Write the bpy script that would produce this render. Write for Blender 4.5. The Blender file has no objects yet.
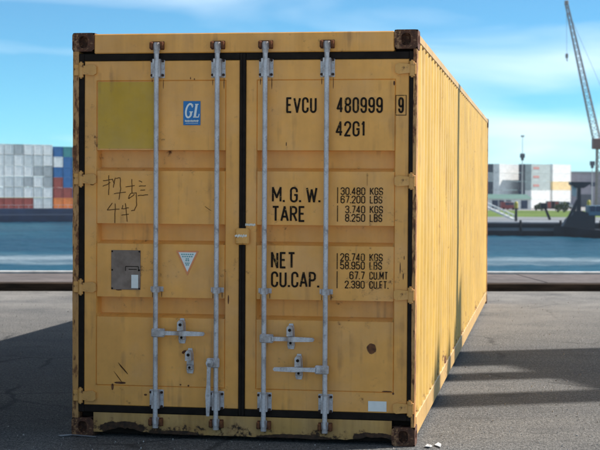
import bpy, bmesh, math, random
from mathutils import Vector, Matrix, noise
random.seed(7)
R = math.radians
sc = bpy.context.scene
col = sc.collection

# ------------------------------------------------------------------ camera, sky, sun, exposure
F_PX, TH, D0, X0, CH, PITCH, ROLL, W = 1517.6, .1592, 9.4032, .7214, 1.6054, -.0243, -.0057, 2.2161
L, H = 12.192, 2.591
CAM_M = Matrix.Rotation(math.pi / 2 + PITCH, 4, 'X') @ Matrix.Rotation(-ROLL, 4, 'Z')
CAM_P = Vector((0, 0, CH))
cam = bpy.data.cameras.new('camera')
cam.sensor_width = 36; cam.sensor_fit = 'HORIZONTAL'; cam.lens = F_PX / 600 * 36
cam.clip_start = .1; cam.clip_end = 20000
cam.dof.use_dof = True; cam.dof.focus_distance = 10.2; cam.dof.aperture_fstop = 6.0
cam_o = bpy.data.objects.new('camera', cam); col.objects.link(cam_o)
cam_o.matrix_world = Matrix.Translation(CAM_P) @ CAM_M
sc.camera = cam_o

SUN_AZ, SUN_EL = R(16.5), R(42)          # azimuth from +X towards +Y
sun_dir = Vector((math.cos(SUN_EL) * math.cos(SUN_AZ), math.cos(SUN_EL) * math.sin(SUN_AZ), math.sin(SUN_EL)))
world = bpy.data.worlds.new('World'); sc.world = world; world.use_nodes = True
wn, wl = world.node_tree.nodes, world.node_tree.links
wn.clear()
w_out = wn.new('ShaderNodeOutputWorld'); w_bg = wn.new('ShaderNodeBackground')
sky = wn.new('ShaderNodeTexSky'); sky.sky_type = 'NISHITA'; sky.sun_disc = False
sky.sun_elevation = SUN_EL; sky.sun_rotation = math.pi / 2 - SUN_AZ
sky.altitude = 0; sky.air_density = 0.55; sky.dust_density = 0.0; sky.ozone_density = 4.0
w_bg.inputs['Strength'].default_value = .10
w_hs = wn.new('ShaderNodeHueSaturation'); w_hs.inputs['Saturation'].default_value = 1.2
wl.new(sky.outputs[0], w_hs.inputs['Color'])
w_tc = wn.new('ShaderNodeTexCoord'); w_mp = wn.new('ShaderNodeMapping')
w_mp.inputs['Scale'].default_value = (2.4, 2.4, 13); w_mp.inputs['Location'].default_value = (7.91, 0.49, 3.41)
w_mp.inputs['Rotation'].default_value = (0, R(-3), 0)
wl.new(w_tc.outputs['Generated'], w_mp.inputs['Vector'])
w_nz = wn.new('ShaderNodeTexNoise'); w_nz.inputs['Scale'].default_value = 1.6; w_nz.inputs['Detail'].default_value = 4
w_nz.inputs['Roughness'].default_value = .44; w_nz.inputs['Distortion'].default_value = .6
wl.new(w_mp.outputs[0], w_nz.inputs['Vector'])
w_rp = wn.new('ShaderNodeValToRGB')
w_rp.color_ramp.elements[0].position = .42; w_rp.color_ramp.elements[0].color = (.06, .06, .06, 1)
w_rp.color_ramp.elements[1].position = .84; w_rp.color_ramp.elements[1].color = (.80, .80, .80, 1)
wl.new(w_nz.outputs['Fac'], w_rp.inputs['Fac'])
w_mx = wn.new('ShaderNodeMixRGB'); w_mx.inputs['Color2'].default_value = (5.8, 6.1, 6.0, 1)
wl.new(w_rp.outputs[0], w_mx.inputs['Fac']); w_tn = wn.new('ShaderNodeMixRGB'); w_tn.blend_type = 'MULTIPLY'; w_tn.inputs['Fac'].default_value = 1
w_tn.inputs['Color2'].default_value = (.235, .57, .535, 1)
wl.new(w_hs.outputs[0], w_tn.inputs['Color1']); wl.new(w_tn.outputs[0], w_mx.inputs['Color1'])
wl.new(w_mx.outputs[0], w_bg.inputs['Color']); wl.new(w_bg.outputs[0], w_out.inputs['Surface'])

sun = bpy.data.lights.new('sun', 'SUN'); sun.energy = 3.05; sun.angle = R(.53); sun.color = (1, .95, .88)
sun_o = bpy.data.objects.new('sun', sun); col.objects.link(sun_o)
sun_o.rotation_euler = sun_dir.to_track_quat('Z', 'Y').to_euler(); sun_o.location = (20, 5, 30)
sc.view_settings.view_transform = 'Standard'; sc.view_settings.look = 'None'
sc.view_settings.gamma = 1; sc.view_settings.use_curve_mapping = False
sc.view_settings.exposure = 1.42
sc.render.engine = 'CYCLES'

# ------------------------------------------------------------------ pixel helpers (photo is 600 x 450)
def ray(px, py):
    return (CAM_M.to_3x3() @ Vector(((px - 300) / F_PX, (225 - py) / F_PX, -1))).normalized()
def at_depth(px, py, Y):
    d = ray(px, py); return CAM_P + d * (Y / d.y)
def on_ground(px, py, z=0):
    d = ray(px, py); return CAM_P + d * ((z - CH) / d.z)
CO = Vector((X0 - W * math.cos(TH), D0 + W * math.sin(TH), 0))
EX = Vector((math.cos(TH), -math.sin(TH), 0)); EY = Vector((math.sin(TH), math.cos(TH), 0))
def face(px, py):                      # pixel -> (u, z) on the container's door end
    d = ray(px, py); t = (CO - CAM_P).dot(EY) / d.dot(EY); P = CAM_P + d * t - CO
    return P.dot(EX), P.z

# ------------------------------------------------------------------ mesh helpers
class MB:
    def __init__(s): s.v = []; s.f = []
    def add(s, vs, fs):
        o = len(s.v); s.v += [tuple(v) for v in vs]; s.f += [tuple(i + o for i in f) for f in fs]; return s
    def box(s, x0, x1, y0, y1, z0, z1):
        vs = [(x0,y0,z0),(x1,y0,z0),(x1,y1,z0),(x0,y1,z0),(x0,y0,z1),(x1,y0,z1),(x1,y1,z1),(x0,y1,z1)]
        return s.add(vs, [(0,3,2,1),(4,5,6,7),(0,1,5,4),(1,2,6,5),(2,3,7,6),(3,0,4,7)])
    def bbox(s, x0, x1, y0, y1, z0, z1, b=.003):      # box with chamfered edges
        bm = bmesh.new()
        m = Matrix.Translation(((x0+x1)/2, (y0+y1)/2, (z0+z1)/2)) @ Matrix.Diagonal((x1-x0, y1-y0, z1-z0, 1))
        bmesh.ops.create_cube(bm, size=1, matrix=m)
        bmesh.ops.bevel(bm, geom=bm.edges[:], offset=b, segments=1, affect='EDGES')
        bm.verts.index_update()
        s.add([v.co for v in bm.verts], [[v.index for v in f.verts] for f in bm.faces]); bm.free(); return s
    def cyl(s, p, q, r, n=12, r2=None, cap=True):
        p, q = Vector(p), Vector(q); d = (q - p).normalized(); r2 = r if r2 is None else r2
        a = d.cross(Vector((0, 0, 1)) if abs(d.z) < .9 else Vector((1, 0, 0))).normalized(); b = d.cross(a)
        vs = []
        for c, rr in ((p, r), (q, r2)):
            for i in range(n):
                t = 2 * math.pi * i / n; vs.append(c + a * math.cos(t) * rr + b * math.sin(t) * rr)
        fs = [(i, (i+1) % n, n + (i+1) % n, n + i) for i in range(n)]
        if cap: fs += [tuple(range(n - 1, -1, -1)), tuple(range(n, 2 * n))]
        return s.add(vs, fs)
    def bar(s, p, q, w, h=None):                     # square bar between points
        p, q = Vector(p), Vector(q); d = (q - p).normalized(); h = h or w
        a = d.cross(Vector((0, 0, 1)) if abs(d.z) < .95 else Vector((0, 1, 0))).normalized() * w / 2; b = d.cross(a).normalized() * h / 2
        vs = [c + a * i + b * j for c in (p, q) for i, j in ((-1,-1),(1,-1),(1,1),(-1,1))]
        return s.add(vs, [(3,2,1,0),(4,5,6,7),(0,1,5,4),(1,2,6,5),(2,3,7,6),(3,0,4,7)])
    def prism(s, pts, y0, y1):                       # polygon in (x, z), extruded along y
        n = len(pts)
        vs = [(x, y0, z) for x, z in pts] + [(x, y1, z) for x, z in pts]
        return s.add(vs, [tuple(range(n)), tuple(range(2*n-1, n-1, -1))] + [(i, i+n, (i+1) % n + n, (i+1) % n) for i in range(n)])
    def mesh(s, name, smooth=None):
        m = bpy.data.meshes.new(name); m.from_pydata(s.v, [], s.f)
        bm = bmesh.new(); bm.from_mesh(m); bmesh.ops.recalc_face_normals(bm, faces=bm.faces[:]); bm.to_mesh(m); bm.free()
        if smooth is not None:
            m.shade_smooth(); m.set_sharp_from_angle(angle=R(smooth))
        m.update(); return m
    def build(s, name, mat, parent=None, loc=None, smooth=None):
        return link(name, s.mesh(name, smooth), mat, parent, loc)
def link(name, mesh, mat=None, parent=None, loc=None):
    o = bpy.data.objects.new(name, mesh); col.objects.link(o)
    if mat is not None and len(mesh.materials) == 0: mesh.materials.append(mat)
    elif mat is not None and mesh.materials[0] != mat:
        o.material_slots[0].link = 'OBJECT'; o.material_slots[0].material = mat
    if parent: o.parent = parent
    if loc is not None: o.location = loc
    return o
def tag(o, label=None, cat=None, group=None, kind=None):
    if label: o['label'] = label
    if cat: o['category'] = cat
    if group: o['group'] = group
    if kind: o['kind'] = kind
    return o
def empty(name, loc, rz=0):
    o = bpy.data.objects.new(name, None); col.objects.link(o); o.location = loc; o.rotation_euler.z = rz; o.empty_display_size = .2
    return o

# ------------------------------------------------------------------ materials
class NT:
    def __init__(s, name):
        s.m = bpy.data.materials.new(name); s.m.use_nodes = True
        s.n, s.l = s.m.node_tree.nodes, s.m.node_tree.links
        s.b = s.n['Principled BSDF']
        s.tc = s.n.new('ShaderNodeTexCoord')
    def put(s, sock, v):
        if isinstance(v, bpy.types.NodeSocket): s.l.new(v, sock)
        elif isinstance(v, (tuple, list)) and len(v) == 3 and sock.type == 'RGBA': sock.default_value = (*v, 1)
        else: sock.default_value = v
    def noise(s, scale, detail=4, rough=.55, stretch=(1, 1, 1), off=(0, 0, 0), dist=0, coord='Object'):
        mp = s.n.new('ShaderNodeMapping'); mp.inputs['Scale'].default_value = stretch; mp.inputs['Location'].default_value = off
        s.l.new(s.tc.outputs[coord], mp.inputs['Vector'])
        t = s.n.new('ShaderNodeTexNoise'); s.l.new(mp.outputs[0], t.inputs['Vector'])
        t.inputs['Scale'].default_value = scale; t.inputs['Detail'].default_value = detail
        t.inputs['Roughness'].default_value = rough; t.inputs['Distortion'].default_value = dist
        return t.outputs['Fac']
    def ramp(s, v, a, b, ca=(0, 0, 0), cb=(1, 1, 1)):
        r = s.n.new('ShaderNodeValToRGB'); e = r.color_ramp.elements
        e[0].position, e[1].position = a, b; e[0].color, e[1].color = (*ca, 1), (*cb, 1)
        s.l.new(v, r.inputs['Fac']); return r.outputs['Color']
    def mix(s, f, a, b, mode='MIX'):
        x = s.n.new('ShaderNodeMixRGB'); x.blend_type = mode
        s.put(x.inputs['Fac'], f); s.put(x.inputs['Color1'], a); s.put(x.inputs['Color2'], b); return x.outputs[0]
    def math(s, op, a, b=0., clamp=False):
        x = s.n.new('ShaderNodeMath'); x.operation = op; x.use_clamp = clamp
        s.put(x.inputs[0], a); s.put(x.inputs[1], b); return x.outputs[0]
    def axis(s, i, coord='Object'):
        x = s.n.new('ShaderNodeSeparateXYZ'); s.l.new(s.tc.outputs[coord], x.inputs[0]); return x.outputs[i]
    def bump(s, h, strength=.3, dist=.01):
        x = s.n.new('ShaderNodeBump'); x.inputs['Strength'].default_value = strength; x.inputs['Distance'].default_value = dist
        s.l.new(h, x.inputs['Height']); s.l.new(x.outputs[0], s.b.inputs['Normal'])
    def fin(s, color, rough=.6, metal=0., spec=.4):
        s.put(s.b.inputs['Base Color'], color); s.put(s.b.inputs['Roughness'], rough); s.put(s.b.inputs['Metallic'], metal)
        s.b.inputs['Specular IOR Level'].default_value = spec; return s.m

def plain(name, c, rough=.6, metal=0., var=.18, scale=6, spec=.4):
    t = NT(name); n = t.noise(scale, 5)
    d = tuple(x * (1 - var) for x in c); e = tuple(min(1, x * (1 + var)) for x in c)
    return t.fin(t.ramp(n, .3, .7, d, e), rough, metal, spec)

RUST_D, RUST_L = (.035, .014, .008), (.21, .075, .026)
def paint(name, base, rust=.0, low=None, streak=.3, rough=.5, chip=21, stretch=(1, 1, 1), rd=RUST_D, rl=RUST_L, blooms=()):
    """weathered container paint; rust = how far chips spread, low = (z0, z1) splash zone where paint is lost"""
    t = NT(name)
    big = t.noise(1.3, 3, .5, off=(3, 1, 2)); mid = t.noise(7, 5, .6)
    c = t.mix(1, base, t.ramp(big, .3, .7, (.86, .86, .84), (1.08, 1.07, 1.05)), 'MULTIPLY')
    c = t.mix(1, c, t.ramp(mid, .35, .65, (.93, .93, .92), (1.04, 1.04, 1.04)), 'MULTIPLY')
    fade = t.noise(2.6, 6, .65, off=(7, 3, 1))
    c = t.mix(t.math('MULTIPLY', t.ramp(fade, .45, .75), .30), c, tuple(min(1, .55 * x + .20) for x in base))
    run = t.math('MULTIPLY', t.noise(26, 3, .5, stretch=(1, 1, .05)), t.noise(3.5, 4, .6, off=(2, 8, 5)))
    c = t.mix(t.math('MULTIPLY', t.ramp(run, .31, .44), .38), c, (.20, .085, .03))
    st = t.noise(5, 5, .6, stretch=(2.2, 2.2, .16))
    c = t.mix(streak, c, t.mix(1, c, t.ramp(st, .4, .72, (1, 1, 1), (.52, .45, .38)), 'MULTIPLY'))
    spots = t.noise(chip, 8, .68, off=(5, 5, 5), stretch=stretch); patch = t.noise(2.3, 4, .6, off=(9, 2, 4))
    m = t.math('ADD', t.math('MULTIPLY', spots, .62), t.math('MULTIPLY', patch, .38))
    m = t.math('ADD', m, rust)
    if low:
        g = t.math('MULTIPLY', t.math('SUBTRACT', low[1], t.axis(2)), 1 / (low[1] - low[0]), True)
        m = t.math('ADD', m, t.math('MULTIPLY', g, .17))
    for bu, bz, ru, rz in blooms:
        dx = t.math('MULTIPLY', t.math('SUBTRACT', t.axis(0), bu), 1 / ru); dz = t.math('MULTIPLY', t.math('SUBTRACT', t.axis(2), bz), 1 / rz)
        d2 = t.math('ADD', t.math('MULTIPLY', dx, dx), t.math('MULTIPLY', dz, dz))
        m = t.math('ADD', m, t.math('MULTIPLY', t.math('SUBTRACT', 1.6, d2, True), .26))
    mask = t.ramp(m, .62, .67)
    rc = t.ramp(t.noise(33, 6, .7), .3, .7, rd, rl)
    halo = t.ramp(m, .575, .64)
    c = t.mix(t.math('MULTIPLY', halo, .35), c, (.28, .12, .035))
    c = t.mix(mask, c, rc)
    t.bump(t.math('SUBTRACT', t.math('MULTIPLY', t.noise(60, 4), .15), mask), .35, .002)
    rg = t.mix(mask, (rough,) * 3, (.9,) * 3)
    return t.fin(c, rg, 0, .5)

YEL = (.84, .385, .080)
M = {}
BL = [(1.939, .604, .030, .030)]
for x_, y_, a_, b_ in ((120,383,.034,.007), (112,387,.007,.018), (180,385,.006,.005), (188,386,.006,.006), (145,395,.010,.006), (387,391.8,.030,.004), (393,394,.007,.007), (400,268,.003,.030), (403,277,.0035,.018), (404,258,.0025,.012), (190,78,.004,.009), (194,79,.004,.006), (394,83,.005,.014), (286,144,.003,.012), (118,290,.02,.004), (228,300,.005,.03)):
    BL.append((*face(x_, y_), a_, b_))
for u_ in (.562, .956, 1.263, 1.653):
    BL += [(u_ - .037, 2.272, .0028, .022), (u_ + .036, 2.262, .0026, .034), (u_ + .03, .925, .0026, .02), (u_ - .03, .915, .0024, .03), (u_ + .037, .172, .006, .012)]
M['door'] = paint('ochre_door_paint', YEL, .004, streak=.20, blooms=BL)
M['side'] = paint('ochre_side_paint', (.65, .40, .090), -.02, low=(.1, .35), streak=.35)
M['rail'] = paint('ochre_rail_paint', (.56, .345, .12), .03, streak=.4)
M['header'] = paint('ochre_header_paint', YEL, .012, streak=.35)
M['post'] = paint('rusty_post_paint', (.58, .28, .075), .115, streak=.7, chip=30, stretch=(1, 1, .35), rd=(.05, .02, .011), rl=(.27, .10, .035))
M['sill'] = paint('splashed_sill_paint', (.56, .31, .085), .025, low=(.0, .14), streak=.8, chip=17, rd=(.010, .007, .005), rl=(.09, .04, .018), blooms=((.33, .06, .13, .036), (1.96, .045, .11, .030), (.70, .03, .12, .02), (1.45, .03, .2, .02)))
M['cast'] = paint('rusted_casting_paint', (.34, .17, .07), .19, streak=.7, chip=34, rd=(.022, .011, .008), rl=(.15, .055, .026))
M['hinge'] = paint('hinge_paint', (.78, .375, .085), .04, chip=30)
M['olive'] = paint('overpainted_olive', (.60, .335, .008), -.05, streak=.12)
M['roof'] = paint('roof_paint', (.55, .36, .12), .05)
M['rubber'] = plain('black_rubber', (.016, .012, .010), .85, 0, .3, 15, .1)
M['dark'] = plain('dark_cavity_steel', (.02, .014, .011), .9, 0, .4, 12, .1)
t = NT('black_lettering_paint'); n = t.noise(55, 6, .7); n2_ = t.noise(6, 4, .6)
M['black'] = t.fin(t.mix(t.ramp(t.math('ADD', t.math('MULTIPLY', n, .7), t.math('MULTIPLY', n2_, .3)), .57, .64), (.020, .013, .009), (.42, .24, .07)), .8, 0, .1)
M['white'] = plain('white_vinyl', (.74, .74, .72), .5, 0, .05, 20)
M['blue'] = plain('blue_vinyl', (.015, .16, .42), .45, 0, .08, 20)
M['orange'] = plain('orange_vinyl', (.72, .25, .10), .5, 0, .08, 20)
M['teal'] = plain('teal_print', (.16, .36, .36), .5, 0, .15, 20)
t = NT('galvanised_steel'); n = t.noise(120, 3); r_ = t.noise(9, 6, .65, stretch=(1, 1, .5))
c = t.ramp(n, .3, .7, (.48, .455, .47), (.62, .59, .60)); c = t.mix(t.math('MULTIPLY', t.ramp(r_, .50, .68), .8), c, (.22, .15, .11)); c = t.mix(t.math('MULTIPLY', t.ramp(t.noise(28, 6, .7, off=(3, 3, 3)), .52, .66), .5), c, (.12, .10, .09))
M['galv'] = t.fin(c, .5, .2, .4)
t = NT('rusted_steel'); n = t.noise(40, 6, .7)
t.bump(n, .5, .003); M['rust'] = t.fin(t.ramp(n, .3, .7, (.045, .018, .01), (.24, .085, .035)), .9, 0, .2)
t = NT('tarnished_plate'); n = t.noise(14, 6, .6)
M['plate'] = t.fin(t.ramp(n, .3, .7, (.16, .11, .085), (.27, .20, .165)), .55, .2, .4)
M['scratch'] = plain('scratch_rust', (.085, .038, .015), .9, 0, .5, 40, .1)
M['bolt_dark'] = plain('rusted_bolt', (.045, .022, .016), .8, 0, .4, 30)
M['chalk'] = plain('chalk', (.72, .66, .58), .9, 0, .2, 60, .1)

# ================================================================== SETTING
# asphalt apron
t = NT('weathered_asphalt')
fine = t.noise(110, 4, .75, stretch=(1, .55, 1)); gr = t.noise(48, 5, .7, stretch=(1, .5, 1), off=(1, 2, 0)); mid = t.noise(13, 6, .65); big = t.noise(.5, 5, .6, stretch=(.6, 1.6, 1)); big2 = t.noise(2.0, 6, .65, off=(4, 7, 0))
c = t.ramp(fine, .39, .61, (.042, .042, .042), (.203, .201, .199))
c = t.mix(1, c, t.ramp(gr, .38, .62, (.55, .55, .55), (1.35, 1.34, 1.33)), 'MULTIPLY')
c = t.mix(1, c, t.ramp(mid, .3, .7, (.82, .82, .82), (1.15, 1.14, 1.12)), 'MULTIPLY')
c = t.mix(1, c, t.ramp(big, .33, .66, (.80, .81, .83), (1.16, 1.14, 1.10)), 'MULTIPLY')
c = t.mix(t.math('MULTIPLY', t.ramp(big2, .54, .68), .5), c, (.05, .05, .05))
ck = t.n.new('ShaderNodeTexVoronoi'); ck.feature = 'DISTANCE_TO_EDGE'; ck.inputs['Scale'].default_value = .55
cm_ = t.n.new('ShaderNodeMixRGB'); cm_.inputs['Fac'].default_value = .12; t.l.new(t.tc.outputs['Object'], cm_.inputs['Color1'])
cn_ = t.n.new('ShaderNodeTexNoise'); cn_.inputs['Scale'].default_value = 2.5; cn_.inputs['Detail'].default_value = 6; t.l.new(t.tc.outputs['Object'], cn_.inputs['Vector']); t.l.new(cn_.outputs['Color'], cm_.inputs['Color2'])
t.l.new(cm_.outputs[0], ck.inputs['Vector'])
crack = t.math('MULTIPLY', t.ramp(ck.outputs['Distance'], .004, .012, (1, 1, 1), (0, 0, 0)), t.ramp(t.noise(.7, 4), .45, .6))
c = t.mix(t.math('MULTIPLY', crack, .7), c, (.03, .03, .03))
vor = t.n.new('ShaderNodeTexVoronoi'); vor.inputs['Scale'].default_value = 130
t.l.new(t.tc.outputs['Object'], vor.inputs['Vector'])
sp = t.math('MULTIPLY', t.ramp(vor.outputs['Distance'], .0, .22, (1, 1, 1), (0, 0, 0)), t.ramp(fine, .5, .62))
c = t.mix(t.math('MULTIPLY', sp, .5), c, (.50, .48, .45))
dst = t.math('MULTIPLY', t.math('SUBTRACT', t.axis(1), 16), .16, True)     # wind-blown sand gathers along the kerb
c = t.mix(t.math('MULTIPLY', dst, t.math('MULTIPLY', t.ramp(t.noise(1.1, 6, .65), .32, .62), .5)), c, (.36, .335, .30))
t.bump(t.math('ADD', t.math('MULTIPLY', fine, .6), t.math('ADD', gr, t.math('MULTIPLY', mid, .6))), 1., .012)
M['asphalt'] = t.fin(c, .88, 0, .3)
g = MB(); NX, NY = 110, 60
for j in range(NY + 1):
    for i in range(NX + 1):
        x = -60 + 120 * i / NX; x = x * (.35 + .65 * abs(x) / 60); y = -45 + 68.7 * (j / NY) ** .8
        g.v.append((x, y + .075 * x * (j / NY), noise.noise((x * .6, y * .6, 3)) * .006 if (x > 3.3 or y < 7) else 0))
for j in range(NY):
    for i in range(NX):
        a = j * (NX + 1) + i; g.f.append((a, a + 1, a + NX + 2, a + NX + 1))
tag(g.build('asphalt_apron', M['asphalt'], smooth=60), kind='structure')

# unseen pale slabs added behind the camera to bounce light onto the doors
t = NT('yard_slab_concrete'); n = t.noise(3, 7, .6); n_b = t.noise(.3, 4)
c = t.mix(1, t.ramp(n, .3, .7, (.28, .27, .255), (.40, .385, .365)), t.ramp(n_b, .35, .65, (.85, .85, .85), (1.08, 1.08, 1.08)), 'MULTIPLY'); t.bump(n, .3, .006)
M['yard'] = t.fin(c, .85, 0, .3)
yd = MB()
for i in range(24):
    for j in range(10): x, y = -60 + 5 * i, 6.2 - 5 * (j + 1); yd.box(x + .01, x + 4.99, y + .01, y + 4.99, -.15, .010)
tag(yd.build('concrete_yard', M['yard']), kind='structure')

# quay edge: kerb timbers, concrete coping, quay wall, all on one line turned a little
KA = .075
quay = empty('quay_edge', (0, 23.62, 0), math.atan(KA)); tag(quay, kind='structure')
t = NT('coping_concrete'); n = t.noise(5, 7, .6); s_ = t.noise(.6, 4)
c = t.ramp(n, .3, .7, (.085, .07, .065), (.155, .132, .124)); c = t.mix(1, c, t.ramp(s_, .35, .65, (.8, .8, .8), (1.15, 1.12, 1.1)), 'MULTIPLY')
t.bump(n, .5, .01); M['coping'] = t.fin(c, .9, 0, .3)
t = NT('tarred_timber'); n = t.noise(6, 6, .65, stretch=(.25, 2, 2))
t.bump(n, .7, .01); M['timber'] = t.fin(t.ramp(n, .3, .75, (.011, .008, .006), (.075, .048, .032)), .9, 0, .15)
x = -62.
while x < 62:
    w = 5.2 + random.random() * 1.2
    MB().bbox(x, x + w - .025, random.uniform(-.015, .01), .30, -.05, .125 + random.uniform(-.008, .006), .012).build('timber', M['timber'], quay)
    x += w
x = -62.
while x < 62:
    w = 6.0
    MB().bbox(x, x + w - .012, .303, 2.62, -.5, .118 + random.uniform(-.003, .003), .008).build('coping_slab', M['coping'], quay)
    x += w
MB().bbox(-62, 62, 2.622, 2.78, -.5, .165, .015).build('edge_strip', plain('white_edge_paint', (.50, .50, .48), .6, 0, .25, 3), quay)
MB().box(-62, 62, .32, 2.70, -9, -.502).build('quay_wall', plain('quay_wall_stone', (.12, .11, .10), .9), quay)

# water
WZ = -7.0
t = NT('harbour_water')
n1 = t.noise(.35, 5, .6, stretch=(.55, 1.25, 1), dist=.3); n2 = t.noise(1.8, 4, .6, stretch=(.6, 1.4, 1)); n3 = t.noise(.03, 4, .55, stretch=(.35, 1.6, 1))
base = t.ramp(n3, .35, .65, (.004, .042, .078), (.010, .072, .112))
# pale broken streaks mixed into the colour along one line of the basin
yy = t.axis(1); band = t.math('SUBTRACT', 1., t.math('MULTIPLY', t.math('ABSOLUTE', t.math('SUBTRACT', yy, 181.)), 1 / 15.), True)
pale_n = t.math('ADD', t.math('MULTIPLY', t.noise(.09, 6, .68, stretch=(.35, 1.1, 1)), 1.), t.math('MULTIPLY', band, .27))
pale_band = t.math('MULTIPLY', t.ramp(pale_n, .50, 1.0), t.ramp(band, .02, .4))
base = t.mix(t.math('MULTIPLY', pale_band, .6), base, (.50, .60, .64))
t.bump(t.math('ADD', n1, t.math('MULTIPLY', n2, .35)), 1., .55)
M['water'] = t.fin(base, t.mix(pale_band, (.38,) * 3, (.8,) * 3), 0, .05)
wv = MB(); XS = [-1500, -700, -300, -160] + [-130 + 1.0 * i for i in range(261)] + [160, 300, 700, 1500]; YS = [25.6, 60, 90] + [110 + 1.25 * i for i in range(204)] + [380, 420, 600, 900]
for y in YS:
    for x in XS:
        k = 1 if (-135 < x < 135 and 100 < y < 370) else 0
        h_ = .20 * noise.noise((x * .16, y * .11, 0)) + .16 * noise.noise((x * .42 + 5, y * .30, 2)) + .12 * noise.noise((x * 1.1, y * .75, 7))
        wv.v.append((x, y, WZ + k * h_))
nx_ = len(XS)
for j in range(len(YS) - 1):
    for i in range(nx_ - 1): a = j * nx_ + i; wv.f.append((a, a + 1, a + nx_ + 1, a + nx_))
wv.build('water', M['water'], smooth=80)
tag(bpy.data.objects['water'], kind='structure')

# far shore
LZ = -4.4
t = NT('far_grass'); n = t.noise(.15, 6, .65)
M['grass'] = t.fin(t.ramp(n, .35, .68, (.07, .12, .022), (.16, .22, .05)), .9, 0, .1)
MB().add([(-4000, 440, LZ), (17.5, 440, LZ), (17.5, 296, LZ), (4000, 296, LZ), (4000, 9000, LZ), (-4000, 9000, LZ), (-4000, 440, WZ - 1), (17.5, 440, WZ - 1), (17.5, 296, WZ - 1)], [(0, 1, 2, 3, 4, 5), (0, 1, 7, 6), (1, 2, 8, 7)]).build('shore_ground', M['grass'])
tag(bpy.data.objects['shore_ground'], kind='structure')
# ================================================================== THE CONTAINER
box = empty('shipping_container', CO, -TH)
tag(box, 'weathered ochre yellow shipping container with grey lock rods standing on the quay', 'container')
DY = .012                                   # front plane of the doors
ZD0, ZD1 = .203, 2.411
PZ0, PZ1 = .333, 2.284
BANDS = ((1.842, 1.709), (1.373, 1.243), (.903, .773))
def uniq(vals, step):
    vals = sorted(set(round(v, 4) for v in vals)); out = [vals[0]]
    for v in vals[1:]:
        n = max(1, int((v - out[-1]) / step)); a = out[-1]
        out += [a + (v - a) * k / n for k in range(1, n + 1)]
    return out
def door_mesh(u0, u1, p0, p1, seed):
    G = .004
    us = uniq([u0, u0 + .004, p0 - G, p0, p0 + G, p0 + .012, p1 - .012, p1 - G, p1, p1 + G, u1 - .004, u1], .035)
    zz = [ZD0, ZD0 + .004, PZ0 - G, PZ0, PZ0 + G, PZ1 - G, PZ1, PZ1 + G, ZD1 - .004, ZD1]
    for a, b in BANDS: zz += [a, a - .002, b + .022, b]
    zs = uniq(zz, .035)
    m = MB()
    def y_at(u, z):
        y = DY
        if u in (us[0], us[-1]) or z in (zs[0], zs[-1]): return DY + .004
        on_p = (abs(u - p0) < 1e-4 or abs(u - p1) < 1e-4) and PZ0 - 1e-4 < z < PZ1 + 1e-4
        on_z = (abs(z - PZ0) < 1e-4 or abs(z - PZ1) < 1e-4) and p0 - 1e-4 < u < p1 + 1e-4
        if on_p or on_z: y += .006
        if p0 + .003 < u < p1 - .003 and PZ0 + .003 < z < PZ1 - .003:
            y += noise.noise((u * 3.1 + seed, z * 2.6, seed)) * .0018 + noise.noise((u * 8 + seed, z * 7, seed)) * .0010
            for a, b in BANDS:
                if b - 1e-5 <= z <= a + 1e-5:
                    k = min(1, (a - z) / .002, (z - b) / .022, (u - p0) / .012, (p1 - u) / .012)
                    y += max(0, k) * .072
        return y
    for z in zs:
        for u in us: m.v.append((u, y_at(u, z), z))
    nu = len(us)
    for j in range(len(zs) - 1):
        for i in range(nu - 1):
            a = j * nu + i; m.f.append((a, a + 1, a + nu + 1, a + nu))
    o = len(m.v); E_ = [(u0, ZD0), (u1, ZD0), (u1, ZD1), (u0, ZD1)]
    k = [0, nu - 1, (len(zs) - 1) * nu + nu - 1, (len(zs) - 1) * nu]
    m.v += [(u, .105, z) for u, z in E_]
    m.f += [(k[i], k[(i + 1) % 4], o + (i + 1) % 4, o + i) for i in range(4)] + [(o + 3, o + 2, o + 1, o)]
    return m.mesh('door', 28)
doorL = link('door', door_mesh(.079, 1.095, .161, 1.003, 1.7), M['door'], box)
doorR = link('door', door_mesh(1.134, 2.164, 1.206, 2.078, 5.2), M['door'], box)
doorL['label'] = 'left door with scratched marks and square plate'
doorR['label'] = 'right door with black weight lettering'

# rubber seals round each door
def seal(parent, pieces):
    m = MB()
    for p in pieces: m.bbox(*p, .004)
    m.build('door_seal', M['rubber'], parent)
seal(doorL, [(.044, .0785, .004, .05, .157, 2.457), (.0787, 1.0955, .006, .05, 2.4115, 2.456), (.0787, 1.0955, .006, .05, .158, .2025), (1.0957, 1.1142, .0, .05, .16, 2.455)])
seal(doorR, [(2.1645, 2.190, .004, .05, .157, 2.457), (1.1335, 2.164, .006, .05, 2.4115, 2.456), (1.1335, 2.164, .006, .05, .158, .2025), (1.1145, 1.1332, -.001, .05, .16, 2.455)])

# frame: header, sill, posts, rails
MB().bbox(.1452, W - .1452, .003, .10, 2.4575, 2.583, .006).build('header', M['header'], box)
m = MB(); us = [.1452 + (W - .2904) * i / 120 for i in range(121)]
def sill_low(u):
    z = .030 + .008 * noise.noise((u * 6, 1, 0)) + .004 * noise.noise((u * 25, 2, 0))
    a = math.exp(-((u - .325) / .105) ** 4) + .25 * math.exp(-((u - .47) / .09) ** 2); b = math.exp(-((u - 1.975) / .085) ** 4) + .3 * math.exp(-((u - 1.86) / .06) ** 2)
    return z + a * (.026 + .010 * noise.noise((u * 14, 5, 0)) + .008 * noise.noise((u * 50, 5, 0))) + b * (.020 + .008 * noise.noise((u * 16, 7, 0)) + .007 * noise.noise((u * 50, 8, 0)))
def bulge(u, z):                                    # forklift knocks
    return .012 * math.exp(-((u - .34) / .16) ** 2) * (1 - z / .16) + .010 * math.exp(-((u - 1.95) / .13) ** 2) * (1 - z / .16) + .004 * noise.noise((u * 4, z * 9, 1))
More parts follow.
